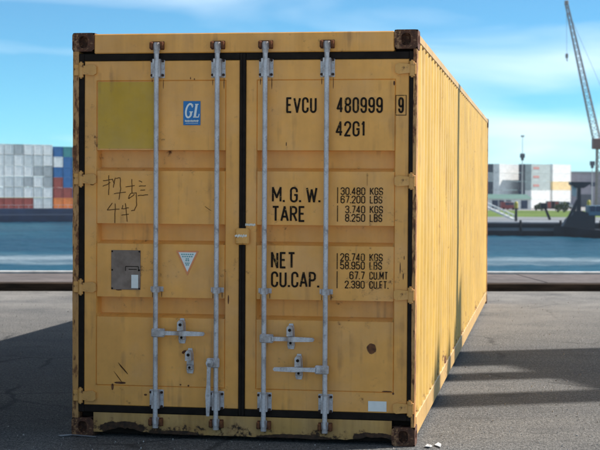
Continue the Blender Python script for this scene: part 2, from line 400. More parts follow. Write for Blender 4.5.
rows = 6
for i, u in enumerate(us):
    zb = sill_low(u)
    for k in range(rows + 1):
        z = zb + (.1568 - zb) * k / rows; m.v.append((u, .004 + bulge(u, z), z))
    m.v.append((u, .05, zb + .004))
n = rows + 2
for i in range(120):
    for k in range(rows): m.f.append((i*n+k, (i+1)*n+k, (i+1)*n+k+1, i*n+k+1))
    m.f.append((i*n, i*n+n-1, (i+1)*n+n-1, (i+1)*n))
m.build('sill', M['sill'], box, smooth=40)
MB().box(.1452, W - .1452, .055, .13, .02, .155).build('threshold', M['dark'], box)
def post(x0, x1, y0, y1):
    m = MB(); zs = [.1185 + (H - .237) * k / 60 for k in range(61)]
    for k, z in enumerate(zs):
        d = [.0022 * noise.noise((x0 * 9 + i, z * 5, y0)) for i in range(4)]
        m.v += [(x0 + d[0], y0 + d[1], z), (x1 + d[2], y0 + d[1], z), (x1 + d[2], y1, z), (x0 + d[0], y1, z)]
    for k in range(60):
        for i in range(4): m.f.append((k*4+i, k*4+(i+1) % 4, k*4+4+(i+1) % 4, k*4+4+i))
    m.f += [(3, 2, 1, 0), (240, 241, 242, 243)]
    m.build('corner_post', M['post'], box, smooth=35)
post(.004, .0435, .004, .15); post(2.1905, W - .004, .004, .11)
post(.004, .11, L - .12, L - .004); post(W - .11, W - .004, L - .12, L - .004)
MB().bbox(.05, .14, .075, .15, .12, 2.47, .003).build('inner_post', M['dark'], box)
MB().bbox(W - .14, W - .03, .075, .11, .12, 2.47, .003).build('inner_post', M['dark'], box)
for xa, xb in ((.006, .07), (W - .07, W - .006)):
    MB().bbox(xa, xb, .1785, L - .1785, 2.528, 2.583, .005).build('top_side_rail', M['rail'], box)
    MB().bbox(xa, xb, .1785, L - .1785, .035, .165, .006).build('bottom_side_rail', M['rail'], box)
MB().bbox(.1452, W - .1452, L - .10, L - .004, 2.49, 2.583, .005).build('rear_header', M['rail'], box)
MB().bbox(.1452, W - .1452, L - .10, L - .004, .03, .155, .005).build('rear_sill', M['rail'], box)

# corrugated walls
def corrugated(a0, a1, pitch, depth, sheet, rows_, place, seed, dent=.004):
    m = MB(); pts = []; a = a0
    q = [(0, 0), (.24, 0), (.49, 1), (.75, 1)]
    while a < a1:
        for f_, d in q:
            p = a + f_ * pitch
            if p < a1: pts.append((p, d * depth))
        a += pitch
    pts.append((a1, 0))
    for p, d in pts:
        for k in range(rows_ + 1):
            s_ = k / rows_; z = sheet[0] + (sheet[1] - sheet[0]) * s_
            e = dent * (noise.noise((p * .8 + seed, z * 1.3, seed)) + .4 * noise.noise((p * 2.3, z * 3, seed + 4))) * math.sin(math.pi * s_)
            m.v.append(place(p, d + e, z))
    n = rows_ + 1
    for i in range(len(pts) - 1):
        for k in range(rows_): m.f.append((i*n+k, (i+1)*n+k, (i+1)*n+k+1, i*n+k+1))
    return m
corrugated(.1105, L - .121, .278, .035, (.160, 2.533), 28, lambda p, d, z: (W - .010 - d, p, z), 2, .007).build('side_wall', M['side'], box, smooth=25)
corrugated(.1505, L - .121, .278, .036, (.160, 2.533), 10, lambda p, d, z: (.010 + d, p, z), 8).build('side_wall', M['side'], box, smooth=25)
corrugated(.111, W - .111, .25, .040, (.15, 2.495), 10, lambda p, d, z: (p, L - .012 - d, z), 5).build('end_wall', M['side'], box, smooth=25)
corrugated(.10, L - .10, .209, .020, (.02, W - .02), 10, lambda p, d, z: (z, p, 2.579 - d), 3, .002).build('roof_sheet', M['roof'], box, smooth=25)
m = MB()
for k in range(36): m.box(.07, W - .07, .3 + k * .325, .36 + k * .325, .04, .158)
m.box(.07, W - .07, .14, L - .1, .1585, .17); m.build('underframe', M['dark'], box)

# corner castings with their oval holes
def casting():
    m = MB(); a, b, h = .145, .178, .118
    def holed(c, U, V, hu, hv, ru, rv, nrm, dep):
        c, U, V, nrm = map(Vector, (c, U, V, nrm)); N = 24; o = []; i_ = []; d_ = []
        for k in range(N):
            t_ = 2 * math.pi * (k + .5) / N; cx, cy = math.cos(t_), math.sin(t_)
            s_ = 1 / max(abs(cx), abs(cy)); o.append(c + U * cx * s_ * hu + V * cy * s_ * hv)
            e = (abs(cx) ** 3 + abs(cy) ** 3) ** (-1 / 3)
            p = c + U * cx * e * ru + V * cy * e * rv; i_.append(p); d_.append(p - nrm * dep)
        f_ = [(k, (k+1) % N, N + (k+1) % N, N + k) for k in range(N)] + [(N + k, N + (k+1) % N, 2*N + (k+1) % N, 2*N + k) for k in range(N)] + [tuple(range(2*N, 3*N))]
        m.add(o + i_ + d_, f_)
    X, Y, Z = (1, 0, 0), (0, 1, 0), (0, 0, 1)
    holed((0, -b/2, 0), X, Z, a/2, h/2, .030, .038, (0, -1, 0), .045)
    holed((0, b/2, 0), X, Z, a/2, h/2, .030, .038, (0, 1, 0), .04)
    holed((a/2, 0, 0), Y, Z, b/2, h/2, .040, .030, (1, 0, 0), .035)
    holed((-a/2, 0, 0), Y, Z, b/2, h/2, .040, .030, (-1, 0, 0), .035)
    holed((0, 0, h/2), X, Y, a/2, b/2, .032, .055, (0, 0, 1), .03)
    holed((0, 0, -h/2), X, Y, a/2, b/2, .032, .055, (0, 0, -1), .03)
    return m.mesh('corner_casting')
cm = casting()
for z in (.059, H - .059):
    for y in (.089, L - .089):
        for xx in (.0725, W - .0725): link('corner_casting', cm, M['cast'], box, (xx, y, z))

# hinges
def hinge_mesh(s):
    m = MB()
    m.prism([(0, -.026), (s*.080, -.034), (s*.100, -.022), (s*.100, .022), (s*.080, .034), (0, .026)], -.020, -.001)
    m.cyl((s*-.004, -.010, -.046), (s*-.004, -.010, .046), .017, 12)
    m.cyl((s*-.004, -.010, -.054), (s*-.004, -.010, .054), .008, 8)
    lug = .050 if s > 0 else .030
    m.bbox(min(0, s*-lug), max(0, s*-lug), -.019, -.0085, -.036, .036, .004)
    return m.mesh('hinge', 35)
hl, hr = hinge_mesh(1), hinge_mesh(-1)
for z in (2.353, 1.656, .962, .262): link('hinge', hl, M['hinge'], doorL, (.062, DY, z))
for z in (2.349, 1.653, .945, .238): link('hinge', hr, M['hinge'], doorR, (2.178, DY, z))

# lock rods with their fittings
ROD_Y = -.026
rod_m = MB().cyl((0, 0, .10), (0, 0, 2.505), .0155, 14).mesh('lock_rod', 40)
brk = MB(); brk.bbox(-.046, .046, -.004, 0, -.062, .062, .002); brk.prism([(-.024, -.056), (.024, -.056), (.024, .056), (-.024, .056)], -.046, -.005)
for sx in (-.036, .036):
    for zz in (-.045, 0, .045): brk.cyl((sx, -.004, zz), (sx, -.012, zz), .0075, 8)
brk_m = brk.mesh('rod_bracket', 30)
bolt = MB()
for sx in (-.036, .036):
    for zz in (-.045, .045): bolt.cyl((sx, -.0125, zz), (sx, -.018, zz), .009, 8)
for zz in (-.03, .03): bolt.cyl((0, -.0465, zz), (0, -.050, zz), .006, 8)
bolt_m = bolt.mesh('bolt')
gd = MB(); gd.bbox(-.042, .042, -.005, 0, -.016, .016, .002); gd.cyl((0, ROD_Y - DY + .0, -.019), (0, ROD_Y - DY, .019), .026, 14)
for sx in (-.033, .033): gd.cyl((sx, -.005, 0), (sx, -.012, 0), .008, 8)
gd_m = gd.mesh('rod_guide', 35)
kp = MB()
for sx in (-.034, .034): kp.bbox(sx - .011, sx + .011, -.038, 0, -.024, .022, .005)
kp.bbox(-.045, .045, -.006, .001, -.027, .027, .003); kp_m = kp.mesh('cam_keeper', 30)
cmm = MB(); cmm.bbox(-.022, .022, -.030, -.010, -.022, .030, .006); cmm.cyl((0, -.024, -.040), (0, -.024, .03), .019, 12); cam_m = cmm.mesh('locking_cam', 30)
for u, dr in ((.562, doorL), (.956, doorL), (1.263, doorR), (1.653, doorR)):
    link('lock_rod', rod_m, M['galv'], dr, (u, ROD_Y, 0))
    for z in (2.362, .252):
        b_ = link('rod_bracket', brk_m, M['galv'], dr, (u, DY, z)); tag(link('bolt', bolt_m, M['bolt_dark'], dr, (u, DY, z)), kind='stuff')
    link('rod_guide', gd_m, M['galv'], dr, (u, DY, .957))
    link('cam_keeper', kp_m, M['rust'], dr, (u, .004, 2.505)); link('cam_keeper', kp_m, M['rust'], dr, (u, .006, .108))
    link('locking_cam', cam_m, M['galv'], dr, (u, .0, 2.492)); link('locking_cam', cam_m, M['galv'], dr, (u, .002, .112))

def handle_mesh(s, n_):
    m = MB()
    m.bbox(-.024 if s > 0 else -.062, .062 if s > 0 else .024, -.022, .012, -.027, .027, .006)       # hub clamp on the rod
    m.cyl((s*.040, -.020, 0), (s*.040, -.034, 0), .019, 12)
    pts = [(s*.05, -.013), (s*.14, -.011), (s*.19, -.016), (s*.318, -.012), (s*.326, 0), (s*.318, .012), (s*.19, .016), (s*.14, .013), (s*.05, .015)]
    m.prism(pts, -.034, -.018)
    return m.mesh('door_handle', 35)
hm_r, hm_l = handle_mesh(1, 0), handle_mesh(-1, 0)
link('door_handle', hm_r, M['galv'], doorL, (.562, ROD_Y, .681))
link('door_handle', hm_r, M['galv'], doorR, (1.263, ROD_Y, .659))
link('door_handle', hm_l, M['galv'], doorR, (1.653, ROD_Y, .470))
m = MB(); m.bbox(-.058, .022, -.022, .012, -.03, .03, .006); m.cyl((-.034, -.020, .0), (-.034, -.036, .0), .024, 14)
m.prism([(-.050, .0), (-.052, -.13), (-.060, -.20), (-.054, -.335), (-.036, -.335), (-.028, -.20), (-.030, -.12), (-.026, 0)], -.036, -.020)
dh = m.build('door_handle', M['galv'], doorL, (.956, ROD_Y, .497), smooth=35); dh['label'] = 'lock handle hanging straight down'

def catch_mesh():
    m = MB()
    m.prism([(-.018, -.075), (.018, -.075), (.024, -.05), (.020, .055), (.012, .085), (-.012, .085), (-.020, .055), (-.024, -.05)], -.010, 0)
    m.prism([(-.020, .010), (.020, .010), (.020, .062), (.010, .075), (-.010, .075), (-.020, .062)], -.066, -.0102)
    m.bbox(-.020, .020, -.030, -.0102, -.050, -.018, .005)
    return m.mesh('handle_catch', 35)
ct = catch_mesh()
hd = MB(); hd.cyl((0, -.0665, .048), (0, -.069, .048), .010, 10); hd.cyl((0, -.0305, -.036), (0, -.033, -.036), .008, 10); hd_m = hd.mesh('catch_pin')
for u, z, dr in ((.729, .688, doorL), (.782, .498, doorL), (1.432, .668, doorR), (1.484, .478, doorR)):
    link('handle_catch', ct, M['galv'], dr, (u, DY, z)); tag(link('catch_pin', hd_m, M['dark'], dr, (u, DY, z)), kind='stuff')
# loose hook above the empty catch
m = MB(); pts_ = [(.735, .550), (.742, .562), (.757, .563), (.768, .552), (.772, .535)]
for a, b in zip(pts_, pts_[1:]): m.cyl((a[0], -.006, a[1]), (b[0], -.006, b[1]), .0075, 8)
m.build('catch_hook', M['rust'], doorL)

# centre overlap plate
MB().bbox(1.072, 1.164, -.022, -.002, 1.246, 1.350, .010).build('overlap_plate', M['hinge'], doorR, smooth=30)

# ------------------------------------------------------------------ flat print on the doors
def ribbon(m, pts, w, y):
    V_ = [Vector((p[0], p[1])) for p in pts]; segs = [[V_[0]]]
    for i in range(1, len(V_) - 1):
        segs[-1].append(V_[i]); a, b = V_[i] - V_[i-1], V_[i+1] - V_[i]
        if a.length > 1e-9 and b.length > 1e-9 and a.normalized().dot(b.normalized()) < .62: segs.append([V_[i]])
    segs[-1].append(V_[-1])
    if len(segs) == 1: return ribbon_(m, pts, w, y)
    for k, sg in enumerate(segs):
        if k: d = (sg[0] - sg[1]).normalized(); sg = [sg[0] + d * w * .32] + sg[1:]
        if k < len(segs) - 1: d = (sg[-1] - sg[-2]).normalized(); sg = sg[:-1] + [sg[-1] + d * w * .32]
        ribbon_(m, sg, w, y - .00012 * (k % 6))
def ribbon_(m, pts, w, y):
    pts = [Vector((p[0], p[1])) for p in pts]; n = len(pts); closed = (pts[0] - pts[-1]).length < 1e-6
    if closed: pts = pts[:-1]; n -= 1
    o = len(m.v)
    for i, p in enumerate(pts):
        a = (p - pts[i-1]) if (i or closed) else None; b = (pts[(i+1) % n] - p) if (i < n-1 or closed) else None
        a = a or b; b = b or a
        a = a.normalized(); b = b.normalized(); t_ = (a + b)
        t_ = t_.normalized() if t_.length > 1e-5 else a
        nn = Vector((-t_.y, t_.x)); k = 1 / max(.8, nn.dot(Vector((-a.y, a.x))))
        m.v += [(p.x + nn.x*w/2*k, y, p.y + nn.y*w/2*k), (p.x - nn.x*w/2*k, y, p.y - nn.y*w/2*k)]
    for i in range(n if closed else n - 1):
        j = (i + 1) % n; m.f.append((o+2*i, o+2*i+1, o+2*j+1, o+2*j))
def arc(cx, cy, rx, ry, a0, a1, n=9):
    return [(cx + rx*math.cos(R(a0 + (a1-a0)*k/n)), cy + ry*math.sin(R(a0 + (a1-a0)*k/n))) for k in range(n + 1)]
q = .2
TOPL = arc(.5, 1-q, .5, q, 0, 180); BOT = arc(.5, q, .5, q, 180, 360)
loop0 = TOPL + BOT + [TOPL[0]]
def bowl(y0, y1, x0=.0, xr=.5):                      # right-hand bowl
    h = (y1 - y0); r = min(q, h / 2)
    return [(x0, y1), (1-xr, y1)] + arc(1-xr, y1-r, xr, r, 90, 0, 6)[1:] + arc(1-xr, y0+r, xr, r, 0, -90, 6) + [(x0, y0)]
GL_ = {
 'E': [[(1,1),(0,1),(0,0),(1,0)], [(0,.52),(.85,.52)]], 'F': [[(1,1),(0,1),(0,0)], [(0,.52),(.85,.52)]],
 'V': [[(-.05,1),(.5,0),(1.05,1)]], 'U': [[(0,1)] + BOT + [(1,1)]], 'C': [[(1,.68)] + TOPL + BOT + [(1,.32)]],
 'G': [[(1,.68)] + TOPL + BOT + [(1,.48),(.55,.48)]], 'M': [[(0,0),(0,1),(.5,.3),(1,1),(1,0)]],
 'W': [[(-.03,1),(.24,0),(.5,.85),(.76,0),(1.03,1)]], 'T': [[(-.05,1),(1.05,1)], [(.5,1),(.5,0)]],
 'A': [[(-.05,0),(.5,1),(1.05,0)], [(.17,.3),(.83,.3)]], 'R': [[(0,0)] + [(0,1)] + bowl(.5,1)[1:], [(.5,.5),(1.05,0)]],
 'P': [[(0,0)] + [(0,1)] + bowl(.46,1)[1:]], 'N': [[(0,0),(0,1),(1,0),(1,1)]], 'K': [[(0,0),(0,1)], [(1,1),(.02,.42)], [(.3,.58),(1.05,0)]],
 'L': [[(0,1),(0,0),(1,0)]], 'B': [[(0,.52)] + bowl(.52,1)[::-1][-1:] + bowl(.52,1)[1:] , [(0,.52)] + bowl(0,.52)[1:-1] + [(0,0),(0,1)]],
 'S': [[(1,.72)] + arc(.5,1-q,.5,q,0,180) + arc(.5,.5+q*.7,.5,q,180,270,5)[1:] + arc(.5,.5-q,.5,q,90,0,5) + arc(.5,q,.5,q,0,-180) + [(0,.28)]],
 '0': [loop0], '1': [[(.12,.80),(.6,1),(.6,0)]],
 '2': [[(0,.72)] + arc(.5,1-q,.5,q,180,0) + [(.97,.64),(0,0),(1.02,0)]],
 '3': [[(0,.76)] + arc(.5,1-q,.5,q,180,0) + arc(.5,.74,.5,.21,0,-90,5)[1:] + [(.35,.53),(.5,.53)] + arc(.5,.32,.5,.21,90,0,5)[1:] + arc(.5,q,.5,q,0,-180) + [(0,.24)]],
 '4': [[(.72,0),(.72,1),(-.02,.26),(1.05,.26)]],
 '5': [[(.95,1),(.06,1),(.02,.52)] + arc(.5,.42,.5,q,120,0,5) + arc(.5,q,.5,q,0,-180) + [(0,.25)]],
 '6': [[(1,.74)] + TOPL + BOT + arc(.5,.40,.5,q,0,180)],
 '7': [[(0,1),(1,1),(.38,0)]],
 '8': [TOPL + arc(.5,.72,.5,.2,180,360)[1:] + [TOPL[0]], arc(.5,.32,.5,.2,0,180) + BOT + [(1,.32)]],
 '9': [[(0,.26)] + BOT + TOPL[0:] + arc(.5,.60,.5,q,180,360)],
 '.': [[(.5,-.04),(.5,.10)]], '|': [[(.5,-.06),(.5,1.06)]]}
GW = {'M': 1.3, 'W': 1.5, '1': .55, '.': .0, ' ': .12, 'V': 1.1, 'A': 1.1, 'T': 1.0, 'E': .88, 'L': .88, 'F': .88}
def lettering(text, u0, z0, u1, z1, parent, stroke=.125, mat='black', y=DY - .0035, shear=0, rnd=1):
    h = z1 - z0; st = h * stroke; sp = .085 * h; n_ = len(text)
    k = (u1 - u0 - st * n_ - sp * (n_ - 1)) / sum(GW.get(c, 1) for c in text); x = u0; m = MB()
    for c in text:
        w = GW.get(c, 1) * k
        for pl in GL_.get(c, []):
            ribbon(m, [(x + st/2 + px * w, z0 + st/2 + pz * (h - st)) for px, pz in pl], st * (1.1 if c == '.' else 1), y)
        x += w + st + sp
    return m.build('lettering', M[mat], parent)
lettering('EVCU', 1.392, 2.076, 1.585, 2.175, doorR)
lettering('480999', 1.712, 2.075, 2.001, 2.174, doorR)
lettering('9', 2.097, 2.074, 2.132, 2.173, doorR)
m = MB(); ribbon(m, [(2.082, 2.062), (2.146, 2.062), (2.146, 2.184), (2.082, 2.184), (2.082, 2.062)], .004, DY - .0035); m.build('check_digit_frame', M['black'], doorR)
lettering('42G1', 1.707, 1.929, 1.895, 2.025, doorR)
lettering('M. G. W.', 1.304, 1.515, 1.612, 1.613, doorR)
lettering('TARE', 1.305, 1.393, 1.517, 1.493, doorR)
lettering('NET', 1.300, 1.099, 1.455, 1.203, doorR)
lettering('CU.CAP.', 1.301, .980, 1.608, 1.080, doorR)
for txt, un, za, zb, ur in (('30.480', 'KGS', 1.564, 1.612, 2.006), ('67.200', 'LBS', 1.512, 1.560, 2.002), ('3.740', 'KGS', 1.450, 1.498, 2.006), ('8.250', 'LBS', 1.397, 1.446, 2.002),
                            ('26.740', 'KGS', 1.151, 1.200, 2.007), ('58.950', 'LBS', 1.099, 1.149, 2.003), ('67.7', 'CU.MT', 1.037, 1.087, 2.040), ('2.390', 'CU.FT.', .980, 1.029, 2.044)):
    tot = lambda s: sum(.5 * GW.get(c, 1) + .2 for c in s)
    wd = (1.895 - 1.740) * tot(txt) / tot('30.480')
    lettering(txt, 1.895 - wd, za, 1.895, zb, doorR, .12); lettering(un, 1.924, za, ur, zb, doorR, .12)
for za, zb in ((1.512, 1.612), (1.397, 1.498), (1.099, 1.200), (.980, 1.087)):
    m = MB(); ribbon(m, [(1.721, za), (1.721, zb)], .005, DY - .0035); m.build('lettering', M['black'], doorR)

# stickers and plates on the left door
def rect(m, u0, u1, z0, z1, y): m.box(u0, u1, y, y + .0012, z0, z1)
m = MB(); rect(m, .170, .545, 1.852, 2.276, DY - .0032); m.build('paint_patch', M['olive'], doorL)
m = MB(); rect(m, .730, .841, 2.001, 2.153, DY - .0034); st_ = m.build('sticker', M['blue'], doorL)
m = MB(); Y_ = DY - .0052
def sh(pts): return [(p[0] + (p[1] - 2.05) * .16, p[1]) for p in pts]
ribbon(m, sh([(.778, 2.118)] + [(.762 + .021*math.cos(R(a)), 2.0925 + .043*math.sin(R(a))) for a in range(40, 321, 20)]), .0115, Y_)
ribbon(m, sh([(.7765, 2.062), (.7765, 2.084)]), .013, Y_); ribbon(m, sh([(.764, 2.085), (.787, 2.085)]), .006, Y_); ribbon(m, sh([(.778, 2.112), (.778, 2.133)]), .006, Y_)
ribbon(m, sh([(.804, 2.130), (.804, 2.052)]), .0145, Y_); ribbon(m, sh([(.793, 2.1325), (.816, 2.1325)]), .006, Y_)
ribbon(m, sh([(.794, 2.052), (.829, 2.052)]), .007, Y_); ribbon(m, sh([(.828, 2.050), (.830, 2.072)]), .006, Y_)
for k in range(9): ribbon(m, [(.744 + k*.0098, 2.034 - (k % 2)*.002), (.744 + k*.0098, 2.022 - (k % 3)*.001)], .006, Y_)
ribbon(m, [(.742, 2.026), (.830, 2.029)], .006, Y_); ribbon(m, [(.745, 2.013), (.826, 2.013)], .0022, Y_ )
m.build('lettering', M['white'], doorL)
def tri(m, pts, y): m.add([(p[0], y, p[1]) for p in pts], [(0, 1, 2)])
m = MB(); m.prism([(.686, 1.203), (.760, 1.045), (.834, 1.203)], DY - .0034, DY - .0022); m.build('sticker', M['orange'], doorL)
m = MB(); tri(m, [(.702, 1.193), (.760, 1.069), (.818, 1.193)], DY - .0042); m.build('sticker_face', M['white'], doorL)
m = MB()
for z, w, n_ in ((1.180, .042, 6), (1.166, .036, 5), (1.152, .012, 2), (1.141, .014, 2), (1.124, .016, 3), (1.113, .012, 2)):
    for k in range(n_):
        u = .760 - w + 2 * w * (k + .5) / n_; ribbon(m, [(u - w/n_*.75, z), (u + w/n_*.7, z)], .008, DY - .005)
m.build('sticker_print', M['teal'], doorL)
pl = MB().bbox(.260, .453, DY - .006, DY - .0018, .949, 1.202, .002).build('rating_plate', M['plate'], doorL)
m = MB()
for u in (.267, .446):
    for z in (.957, 1.075, 1.194): m.cyl((u, DY - .006, z), (u, DY - .010, z), .0055, 8)
tag(m.build('rivet', M['dark'], doorL), kind='stuff')
m = MB(); rect(m, .394, .439, .960, 1.045, DY - .0080); m.build('sticker', M['white'], doorL)
m = MB()
for a, b in (((.355, 1.098), (.440, 1.098)), ((.355, 1.098), (.355, 1.070)), ((.375, 1.080), (.430, 1.080)), ((.440, 1.098), (.440, 1.068))): ribbon(m, [a, b], .005, DY - .0070)
m.build('plate_print', M['dark'], doorL)
m = MB(); rect(m, 1.922, 2.037, .213, .277, DY - .0034); m.build('sticker', M['white'], doorR)

# scratched marks
def px_stroke(m, pts, w):
    P = [face(90 + x / 7.5, 170 + y / 7.5) for x, y in pts]; out = []
    for a, b in zip(P, P[1:]):
        for k in range(4):
            f_ = k / 4; out.append((a[0] + (b[0]-a[0])*f_ + random.uniform(-.0015, .0015), a[1] + (b[1]-a[1])*f_ + random.uniform(-.0015, .0015)))
    out.append(P[-1]); ribbon(m, out, w, DY - .0034)
m = MB()
for s_ in ([(137,38),(139,120),(137,188)], [(95,80),(168,70)], [(92,122),(118,112),(150,92)], [(166,66),(180,104)], [(186,58),(172,132)], [(190,62),(224,58),(226,140),(214,222)], [(176,178),(266,166)],
           [(264,126),(332,116)], [(310,70),(312,172)], [(364,80),(388,92)], [(364,121),(416,118)], [(374,152),(410,150)], [(356,192),(432,186)], [(284,214),(300,176),(344,170),(346,262),(332,300),(306,306)], [(330,182),(288,216)],
           [(164,248),(126,300),(218,294)], [(186,252),(183,398)], [(244,262),(236,292),(288,284)], [(232,338),(288,332)], [(264,250),(276,388)], [(-2,108),(22,110),(36,92)]):
    px_stroke(m, s_, .0044)
m.build('scratched_marks', M['scratch'], doorL)
# rust blooms, gouges and chips
def blob(m, u, z, ru, rz, y, seed, n=22):
    o = len(m.v); m.v.append((u, y, z))
    for k in range(n):
        a = 2*math.pi*k/n; r_ = 1 + .45*noise.noise((math.cos(a)*1.6 + seed, math.sin(a)*1.6, seed))
        m.v.append((u + ru*r_*math.cos(a), y, z + rz*r_*math.sin(a)))
    for k in range(n): m.f.append((o, o+1+k, o+1+(k+1) % n))
for (x0, y0, x1, y1, w) in ((118,363,127,374,.009), (114,372,122,383,.005), (367,173,367,186,.002), (204,206,211,211,.003)):
    a, b = face(x0, y0), face(x1, y1); d_ = Vector((b[0]-a[0], b[1]-a[1])); ln = d_.length; d_.normalize(); m = MB()
    blob(m, 0, 0, ln * .5, w * .5, DY - .0036, x0 * .31 + y0, 30)
    cx, cz = (a[0]+b[0])/2, (a[1]+b[1])/2
    m.v = [(cx + v[0]*d_.x - v[2]*d_.y, v[1], cz + v[0]*d_.y + v[2]*d_.x) for v in m.v]; m.build('gouge', M['scratch'], doorL if a[0] < 1.11 else doorR)
m = MB(); ys = DY - .0038
for k in range(5): ribbon(m, [(1.128 + k*.014, 1.368 + .006*(k % 2)), (1.142 + k*.014, 1.376 - .004*(k % 2))], .013, ys)
m2 = MB()
for k in range(5): ribbon(m2, [(1.074 + k*.015, 1.300 - .005*(k % 2)), (1.090 + k*.015, 1.306 + .004*(k % 2))], .012, -.0235)
m.build('chalk_mark', M['chalk'], doorR); m2.build('chalk_mark', M['chalk'], doorR)

# ================================================================== THINGS ON THE APRON
# portal crane legs beyond the right edge of the picture: they throw the dark bands over the ground
def wall_pt(u): return CO + EX * W + EY * u
sh_dir = Vector((math.cos(SUN_AZ), math.sin(SUN_AZ), 0))
M['crane_steel'] = plain('blue_grey_crane_paint', (.12, .17, .22), .5, 0, .2, 2)
m1 = wall_pt(5.15) + sh_dir * 14
pc = empty('portal_crane', (m1.x, m1.y, 0), SUN_AZ)
tag(pc, 'blue grey portal crane legs standing on the apron right of the yellow container', 'crane')
MB().bbox(-.45, .45, -.74, .44, .352, 12.85, .03).build('leg', M['crane_steel'], pc)
MB().bbox(-.30, .30, -1.72, -1.22, .352, 13.25, .03).build('leg', M['crane_steel'], pc)
MB().bbox(-.30, .30, -3.12, -2.45, .352, 13.9, .03).build('leg', M['crane_steel'], pc)
MB().bbox(-.15, .15, -.45, -.17, 12.853, 17.5, .02).build('mast', M['crane_steel'], pc)
MB().bbox(.46, 2.4, -3.1, .40, 8.6, 12.95, .05).build('machinery_house', M['crane_steel'], pc)
MB().bbox(-.5, .5, -3.3, .62, 0, .35, .03).build('wheel_bogie', M['crane_steel'], pc)
# unseen navy containers, three high, added to block sky light at left
nv = plain('navy_cargo_paint', (.022, .035, .065), .55, 0, .2, 1)
NAVY_BLOCKERS = []
for k, z in enumerate((0, 2.6, 5.2)):
    o = link('shipping_container', bpy.data.meshes.new('shipping_container'), None, None, (-3.46, 8.65, z)); o.rotation_euler.z = R(11.5); NAVY_BLOCKERS.append(o)
    tag(o, ['lowest', 'middle', 'topmost'][k] + ' navy container of the three standing left of the yellow container', 'container', 'navy containers left of the picture')

# grit on the asphalt
m = MB(); rnd = random.Random(3)
for k in range(3600):
    y = 8.6 + 14.6 * rnd.random() ** 1.4; x = rnd.uniform(-.27, .27) * y + rnd.uniform(-.4, .4)
    P = Vector((x, y, 0)) - CO; pu, pv = P.dot(EX), P.dot(EY)
    if -.03 < pu < W + .03 and -.03 < pv < L + .03: continue
    s_ = .002 + .0065 * rnd.random() ** 5; ph = rnd.random() * 6.28; zz = .004
    vs = [(x + s_*math.cos(ph + i*2.094)*rnd.uniform(.7, 1.3), y + s_*math.sin(ph + i*2.094)*rnd.uniform(.7, 1.3), zz - .006) for i in range(3)]
    tp = [(a[0]*.6 + x*.4, a[1]*.6 + y*.4, zz + s_*rnd.uniform(.5, 1.0)) for a in vs]
    m.add(vs + tp, [(0,1,4,3), (1,2,5,4), (2,0,3,5), (3,4,5)])
tag(m.build('gravel', plain('grit_stone', (.33, .31, .29), .9, 0, .4, 4)), 'fine grey grit scattered over the asphalt', 'gravel', kind='stuff')
CC_SCRAP = plain('scrap_paper', (.48, .47, .45), .8)
# worn scraps of white paint by the corner casting, and a pale strip by the left one
for nm, pts, lab in (('paper_scrap', [(425,447),(427.5,444.2),(430,445.6),(432.5,446.6),(430,447.6)], 'torn white scrap on asphalt nearest the right corner of the container'),
                     ('paper_scrap', [(434.5,445.2),(438,442.8),(441.2,444.2),(440.4,447.4),(437,446)], 'torn white scrap on asphalt a little right of the other scrap'),
                     ('packing_strip', [(58,435.6),(72,434.4),(96,436.6),(96,437.2),(72,435.2),(60,436.4)], 'thin pale strip lying on shaded ground at the left corner of the container')):
    P = [on_ground(*p, .006) for p in pts]; n_ = len(P); mm = MB()
    vs = [(p.x, p.y, .005 + .006*abs(noise.noise((p.x*30, p.y*30, 0)))) for p in P]; vs += [(a, b, c_ + .004) for a, b, c_ in vs]
    mm.add(vs, [tuple(range(n_-1, -1, -1)), tuple(range(n_, 2*n_))] + [(i, (i+1) % n_, n_+(i+1) % n_, n_+i) for i in range(n_)])
    tag(mm.build(nm, CC_SCRAP if nm == 'paper_scrap' else plain('grey_strip', (.20, .20, .21))), lab, 'litter')

# ================================================================== BEYOND THE WATER
CC = {}
def cmat(n_, c): CC[n_] = plain('cargo_' + n_, c, .6, 0, .14, .9); return CC[n_]
for n_, c in dict(white=(.80,.80,.78), pale_grey=(.66,.68,.67), mid_grey=(.44,.46,.46), red_brown=(.36,.075,.055), blue=(.03,.15,.36), orange=(.80,.24,.05), teal=(.05,.26,.27), cream=(.80,.62,.34), dark_grey=(.075,.09,.115), grey_green=(.42,.48,.47), navy=(.03,.05,.10)).items(): cmat(n_, c)
def cargo_mesh(w, d, h, name='shipping_container'):
    """small container: frame, recessed ribbed faces, door rods on the end"""
    m = MB(); e = .12
    for x in (-w/2, w/2 - e):
        for y in (0, d - e): m.box(x, x + e, y, y + e, 0, h)
    for z in (0, h - e):
        m.box(-w/2 + e, w/2 - e, .004, e, z + .002, z + e - .002); m.box(-w/2 + e, w/2 - e, d - e, d - .004, z + .002, z + e - .002)
        for x in (-w/2 + .004, w/2 - e): m.box(x, x + e - .004, e, d - e, z + .002, z + e - .002)
    m.box(-w/2 + .07, w/2 - .07, .07, d - .07, .06, h - .03)
    nb = max(4, int(w / .6))
    for k in range(nb):
        x = -w/2 + e + (w - 2*e) * (k + .5) / nb; m.box(x - .07, x + .07, .02, .069, e, h - e)
    nd = max(4, int(d / .45))
    for k in range(nd):
        y = e + (d - 2*e) * (k + .5) / nd
        for x0, x1 in ((-w/2 + .02, -w/2 + .069), (w/2 - .069, w/2 - .02)): m.box(x0, x1, y - .07, y + .07, e, h - e)
    return m.mesh(name)
for o in NAVY_BLOCKERS: o.data = cargo_mesh(2.438, 12.192, 2.591); o.data.materials.append(nv)
end_m = cargo_mesh(2.34, 6.06, 2.48); side_m = cargo_mesh(6.06, 2.44, 2.56); long_m = cargo_mesh(12.19, 2.44, 2.56)
ORD = ['bottom', 'second', 'third', 'fourth', 'fifth', 'top']
